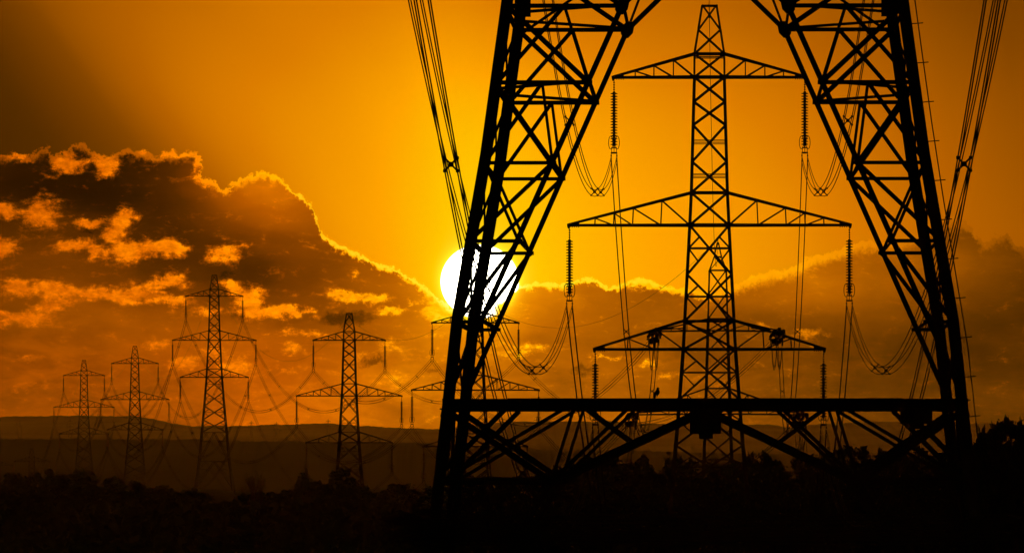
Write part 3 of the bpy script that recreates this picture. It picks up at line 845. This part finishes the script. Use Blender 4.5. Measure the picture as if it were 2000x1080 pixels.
def span(k1, k2, sag, es, rad, nsp):
    g = "wire bundles of the overhead line"
    for k in range(3):
        for sx in (-1, 1):
            a = attach(k1, k, sx, 1); c = attach(k2, k, sx, -1)
            s_ = sag if not isinstance(sag, tuple) else sag[k]
            line = sagline(a, c, s_)
            root = empty("conductor_bundle", a)
            tag(root, "%s %s four-wire bundle sagging from %s to %s" % ("left" if sx < 0 else "right", LN[k], NAMES[k1], NAMES[k2]), "power line", g)
            dirv = (c - a); dirv.z = 0; dirv.normalize(); side = Vec((dirv.y, -dirv.x, 0))
            for ox in (-.2, .2):
                for oz in (-.2, .2):
                    m = MB(); m.tube([p - a + side * ox + Vec((0, 0, oz)) for p in line], rad, 5)
                    m.build("wire", M_WIRE if k1 == "A" else M_WIRE_UNLIT, root, smooth=True)
            for t in (nsp[k] if isinstance(nsp, tuple) else [(i + .5) / nsp + .02 * math.sin(i * 5 + k * 2 + sx) for i in range(nsp)]):
                p = a.lerp(c, t); p.z -= 4 * s_ * t * (1 - t); p = p - a
                m = MB()
                for q in (-1, 1):
                    m.bar(p + side * .24 + Vec((0, 0, .24 * q)), p - side * .24 - Vec((0, 0, .24 * q)), .06, dirv, 'B')
                m.bar(p - Vec((0, 0, .08)), p + Vec((0, 0, .08)), .17, dirv, 'B', .1)
                for ox in (-.2, .2):
                    for oz in (-.2, .2): m.box(p + side * ox + Vec((0, 0, oz)), (.1, .16, .1))
                m.build("spacer", M_STEEL, root)
    a = earth(k1); c = earth(k2); m = MB(); m.tube([p - a for p in sagline(a, c, es)], rad * .8, 5)
    o = m.build("earth_wire", M_WIRE, smooth=True); o.location = a
    tag(o, "single thin wire joining the peaks of %s and %s" % (NAMES[k1], NAMES[k2]), "power line", "earth wires along the pylon peaks")
span('A', 'B', 15.0, 12.0, .024, ((.12, .3, .558, .765, .83), (.1, .22, .475, .705, .78), (.1, .22, .455, .70, .78)))
span('B', 'C', (15.0, 15.0, 15.0), 9.0, .030, ((.2, .41, .63, .85), (.2, .41, .63, .85), (.2, .41, .63, .85)))
span('C', 'D', 10.0, 7.5, .026, 5)
span('D', 'E', 6.3, 5.5, .026, 4)
span('E', 'F', 13.8, 13.3, .027, 5)
span('F', 'G', 16.0, 15.0, .027, 5)
span('G', 'H', 9.0, 8.0, .027, 4)
span('H', 'I', 12.0, 10.0, .027, 4)

# ------------------------------------------------------------------ trees
def branch(m, rnd, p, d_, L, r_, depth, tips):
    pts = [p]; q = p.copy(); dd = d_.copy(); n = 4
    for i in range(n):
        dd = (dd + Vec((rnd.uniform(-.22, .22), rnd.uniform(-.22, .22), rnd.uniform(-.05, .2)))).normalized()
        q = q + dd * (L / n); pts.append(q.copy())
    m.tube(pts, [r_ * (1 - .5 * i / n) for i in range(n + 1)], 5 if depth else 6)
    if depth == 0: tips.append(q); return
    for i in range(rnd.choice((3, 4))):
        b0 = pts[rnd.choice((2, 3, 4))]
        nd = (dd + Vec((rnd.uniform(-1, 1), rnd.uniform(-1, 1), rnd.uniform(-.15, .7)))).normalized()
        branch(m, rnd, b0, nd, L * rnd.uniform(.55, .8), r_ * .5, depth - 1, tips)
        if depth == 1: tips.append(b0)
def leaf(m, rnd, p, s):
    a = Vec((rnd.gauss(0, 1), rnd.gauss(0, 1), rnd.gauss(0, 1))).normalized()
    c = a.cross(Vec((rnd.gauss(0, 1), rnd.gauss(0, 1), rnd.gauss(0, 1)))).normalized()
    b_ = len(m.v); m.v += [p - a * s * .6, p + c * s * .34, p + a * s * .6, p - c * s * .34]
    m.f.append((b_, b_ + 1, b_ + 2, b_ + 3))
def make_tree(kind, seed):
    """unit: about 10 m tall; crown starts low"""
    rnd = random.Random(seed); r_ = empty({"bare": "bare_tree", "cone": "fir_tree"}.get(kind, "broadleaf_tree")); r_.hide_render = False
    tr = MB(); cr_ = MB(); tips = []
    if kind == 'cone':
        tr.tube([(0, 0, 0), (0, 0, 9.8)], [.25, .04], 6)
        for i in range(46):
            z = .9 + 8.8 * (i / 46) ** .9; R_ = (9.9 - z) * .36 + .15
            for j in range(7):
                an = rnd.uniform(0, 6.28); e_ = Vec((math.cos(an) * R_, math.sin(an) * R_, z - .25 * R_ + rnd.uniform(-.15, .3)))
                for k in range(9):
                    leaf(cr_, rnd, Vec((0, 0, z)).lerp(e_, rnd.uniform(.15, 1.05)) + Vec((rnd.gauss(0, .1), rnd.gauss(0, .1), rnd.gauss(0, .12))), rnd.uniform(.2, .45))
    else:
        H0 = 3.0 if kind != 'bare' else 3.6
        tr.tube([(0, 0, -.5), (.1, 0, H0 * .5), (0, .1, H0)], [.42, .32, .26], 7)
        for i in range(6):
            an = i * 1.05 + rnd.uniform(-.3, .3)
            el = rnd.uniform(.35, 1.2) if kind != 'bare' else rnd.uniform(.5, 1.3)
            dv = Vec((math.cos(an) * math.cos(el), math.sin(an) * math.cos(el), math.sin(el)))
            branch(tr, rnd, Vec((0, 0, H0 * rnd.uniform(.55, 1.0))), dv, rnd.uniform(1.3, 2.0) * (1 if kind != 'bare' else 1.7), .15, 2 if kind != 'bare' else 3, tips)
        # fit crown ellipsoid
        if kind == 'bare':
            for p in tips:
                if rnd.random() < .45:
                    for k in range(2): leaf(cr_, rnd, p + Vec((rnd.gauss(0, .15), rnd.gauss(0, .15), rnd.gauss(0, .15))), rnd.uniform(.12, .25))
        else:
            rad = {'round': (3.9, 4.6, 5.2), 'wide': (5.2, 3.7, 5.4), 'tall': (3.0, 5.1, 5.0), 'scrub': (4.6, 3.8, 3.6)}[kind]
            nc = {'round': 70, 'wide': 62, 'tall': 60, 'scrub': 58}[kind]
            for i in range(nc):
                v = Vec((rnd.gauss(0, 1), rnd.gauss(0, 1), rnd.gauss(0, 1))).normalized() * (rnd.random() ** .33) * (1 + rnd.uniform(-.12, .10 if kind == 'round' else .16))
                c = Vec((v.x * rad[0], v.y * rad[0], rad[2] + v.z * rad[1] * .86))
                if c.z < .5: c.z = .5
                R_ = rnd.uniform(.55, 1.15) * (1 if kind != 'scrub' else .8)
                for k in range(14): leaf(cr_, rnd, c + Vec((rnd.gauss(0, .3), rnd.gauss(0, .3), rnd.gauss(0, .25))) * R_, rnd.uniform(.8, 1.2))
                for k in range(58):
                    w = Vec((rnd.gauss(0, 1), rnd.gauss(0, 1), rnd.gauss(0, .8))).normalized() * R_ * (rnd.random() ** .4)
                    if rnd.random() < .04: w *= 1.3
                    leaf(cr_, rnd, c + w, rnd.uniform(.22, .5))
            for p in tips:
                for k in range(5): leaf(cr_, rnd, p + Vec((rnd.gauss(0, .3), rnd.gauss(0, .3), rnd.gauss(0, .3))), rnd.uniform(.2, .42))
    tr.build("trunk", M_BARK, r_)
    if cr_.v: cr_.build("crown", M_LEAF, r_)
    return r_
PROTO = {}
for kd, sd in (('round', 1), ('wide', 2), ('tall', 3), ('scrub', 4), ('scrub', 5), ('wide', 6), ('tall', 7), ('bare', 8), ('cone', 9)):
    PROTO.setdefault(kd, []).append([make_tree(kd, sd), False])
SEG = [(-400, 255, "dense black tree at the foot of the two leftmost pylons", "trees below the two leftmost pylons"),
       (255, 475, "ragged low tree among the bushes at the feet of the tall pylon on a rise", "trees around the pylon on a rise"),
       (475, 640, "dark tree between the pylon on a rise and the round-topped tree", "trees left of the round tree"),
       (640, 870, "low dark tree between the round-topped tree and the foreground pylon's left leg", "trees right of the round tree"),
       (870, 1320, "dark tree behind the lower left bracing of the foreground pylon", "trees behind the left bracing"),
       (1320, 1860, "dark tree behind the lower right bracing of the foreground pylon", "trees behind the right bracing"),
       (1860, 2600, "black tree of the clump at the right edge beside the foreground pylon", "near trees at the right edge")]
rt = random.Random(77)
def place(kind, px, ytop, D, wpx, lab=None, idx=None, grp=None):
    lst = PROTO[kind]; ent = lst[idx if idx is not None else rt.randrange(len(lst))]
    if not ent[1]: o = ent[0]; ent[1] = True
    else: o = copy_tree(ent[0])
    x = (px - 1000) / F * D; g = ground_rel(x, D)
    top = (HOR - ytop) / F * D; h = max(top - g, 1.5) / {'round': 9.6, 'wide': 9.0, 'tall': 9.9, 'scrub': 7.3, 'bare': 9.0, 'cone': 10.0}[kind]
    w = wpx / F * D / {'round': 8.4, 'wide': 11.0, 'tall': 6.6, 'scrub': 9.8, 'bare': 6.5, 'cone': 7.0}[kind]
    o.location = (x, D, EYE + g); o.scale = (w, w, h); o.rotation_euler = (0, 0, rt.uniform(0, 6.28))
    if lab is None:
        for a, b_, l, g_ in SEG:
            if a <= px < b_: lab, grp = l, g_
    for k in ('label', 'category', 'group'):
        if k in o: del o[k]
    tag(o, lab, "tree", grp)
    return o
TL = [(-300, 912), (-100, 910), (0, 914), (30, 912), (50, 904), (85, 901), (115, 906), (130, 922), (150, 914), (175, 905), (205, 905), (232, 918), (250, 940), (280, 946), (303, 936), (330, 942),
      (350, 940), (375, 950), (400, 958), (425, 966), (470, 968), (500, 962), (530, 958), (545, 950), (565, 938), (580, 930), (600, 928), (620, 942), (640, 940), (700, 936), (720, 942), (760, 946),
      (800, 940), (830, 936), (860, 940), (900, 938), (940, 934), (975, 938), (1000, 925), (1040, 912), (1060, 905), (1085, 901), (1110, 898), (1130, 902), (1165, 893), (1200, 883), (1225, 876), (1245, 884), (1262, 895), (1290, 892),
      (1310, 884), (1335, 888), (1370, 892), (1395, 896), (1420, 888), (1445, 882), (1475, 880), (1495, 890), (1520, 893), (1560, 890), (1585, 883), (1620, 878), (1660, 872), (1700, 870), (1740, 868),
      (1780, 876), (1820, 884), (1860, 886), (1900, 880), (2100, 875), (2300, 880)]
kinds = ['wide', 'scrub', 'round', 'scrub', 'round', 'wide']
x = -260.0
while x < 2260:                                   # crest row that draws the treeline
    w = rt.uniform(120, 230); D = rt.uniform(820, 900) if x > 930 else rt.uniform(1080, 1180)
    w = w * 1.0
    if not (635 < x < 692 or 470 < x < 520):
        place(rt.choice(kinds), x, max(pw(TL, x), (pw(TL, x - w * .3) + pw(TL, x + w * .3)) / 2) + rt.uniform(0, 12) + (2 if x < 1000 else -6), D, w)
    x += w * .30
x = -240.0
while x < 2240:                                   # row in front of it
    w = rt.uniform(180, 270); D = rt.uniform(640, 760) if x > 930 else rt.uniform(900, 1000)
    place(rt.choice(('wide', 'scrub', 'round')), x, pw(TL, x) + rt.uniform(34, 54), D, w, idx=None)
    x += w * .5
place('round', 664, 915, 1010, 150, "single round-topped dark tree in front of a pylon, left of the sun", 0, "notable trees of the treeline")
place('cone', 592, 922, 1050, 110, "pointed dark fir on top of the treeline next to the round-topped tree", 0, "notable trees of the treeline")
place('bare', 497, 924, 1040, 62, "thin sparse bare tree standing alone right of the pylon on a rise", 0, "notable trees of the treeline")
for px, yt, w, kd in ((1912, 834, 130, 'scrub'), (1945, 824, 150, 'round'), (1985, 818, 170, 'wide'), (2040, 812, 190, 'round'), (1890, 862, 110, 'scrub'),
                      (1950, 850, 200, 'scrub'), (2110, 804, 220, 'wide'), (1925, 885, 200, 'scrub'), (2010, 856, 230, 'wide'), (2190, 805, 230, 'round'), (1985, 905, 260, 'scrub')):
    place(kd, px, yt, rt.uniform(285, 330), w)
# hide nothing: unused prototypes are deleted with their parts
for lst in PROTO.values():
    for ent in lst:
        if not ent[1]:
            for c in kids(ent[0]): bpy.data.objects.remove(c)
            bpy.data.objects.remove(ent[0])
# undergrowth between the rows: one mass of brush
rnd = random.Random(5); m = MB()
for i in range(42000):
    D = rnd.uniform(430, 1250); half = 1500 / F * D
    x = rnd.uniform(-half, half); g = ground_rel(x, D)
    hmax = 4.0 + 2.5 * math.sin(x * .11 + D * .03) + 1.5 * math.sin(x * .37 - D * .05)
    hmax = min(hmax, (HOR - 985) / F * D - g)
    leaf(m, rnd, Vec((x, D, EYE + g + max(hmax, .4) * rnd.random() ** .7)), rnd.uniform(.6, 1.5))
tag(m.build("undergrowth", M_LEAF), "black mass of brush filling the valley floor beneath the treeline", "undergrowth", kind="stuff")

# ------------------------------------------------------------------ bird on the beam
def bird():
    m = MB()
    prof = [(0, .004), (.03, .03), (.07, .052), (.11, .056), (.14, .042), (.158, .03), (.175, .031), (.195, .026), (.208, .008)]
    m.lathe((0, 0, 0.005), (.10, .02, 1), prof, 10)
    o = m.build("perched_bird", M_BIRD, smooth=True)
    w = MB(); w.bar((-.04, 0, .10), (-.075, 0, -.05), .05, (0, 1, 0), 'B', .02); w.build("tail", M_BIRD, o)
    w = MB(); w.bar((.045, 0, .185), (.075, .005, .178), .012, (0, 1, 0), 'B', .01); w.build("beak", M_BIRD, o)
    for s in (-1, 1):
        w = MB(); w.tube([(.0, s * .02, .03), (.005, s * .02, -.03)], .004, 4); w.build("leg", M_BIRD, o)
    return o
bd = bird(); 
bp = toworld(rootA.location, YAW, (-(1377 - 1284) / SA, -dA(zA(790)) + .02, zA(777)))
bd.location = bp + Vec((0, 0, .03)); bd.scale = (.85, .85, .85); bd.rotation_euler = (0, 0, .5)
tag(bd, "small dark bird perched on the beam of the foreground pylon", "bird")

# ------------------------------------------------------------------ haze
hz = MB()
y0, y1, X, z0, z1 = -420.0, 14300.0, 6600.0, EYE - 70.0, EYE + 105.0
hz.quadring([Vec((-X, y0, z0)), Vec((X, y0, z0)), Vec((X, y1, z0)), Vec((-X, y1, z0))], [Vec((-X, y0, z1)), Vec((X, y0, z1)), Vec((X, y1, z1)), Vec((-X, y1, z1))])
mh = bpy.data.materials.new("dusk_haze"); mh.use_nodes = True; t = mh.node_tree; t.nodes.clear()
pv_ = t.nodes.new('ShaderNodeVolumePrincipled'); oo = t.nodes.new('ShaderNodeOutputMaterial'); t.links.new(pv_.outputs[0], oo.inputs['Volume'])
pv_.inputs['Color'].default_value = (0.95, 0.93, 0.9, 1); pv_.inputs['Density'].default_value = HAZE; pv_.inputs['Anisotropy'].default_value = 0.75
ho = hz.build("haze", mh); tag(ho, "thin amber dusk haze filling the valley", "haze", kind="stuff")
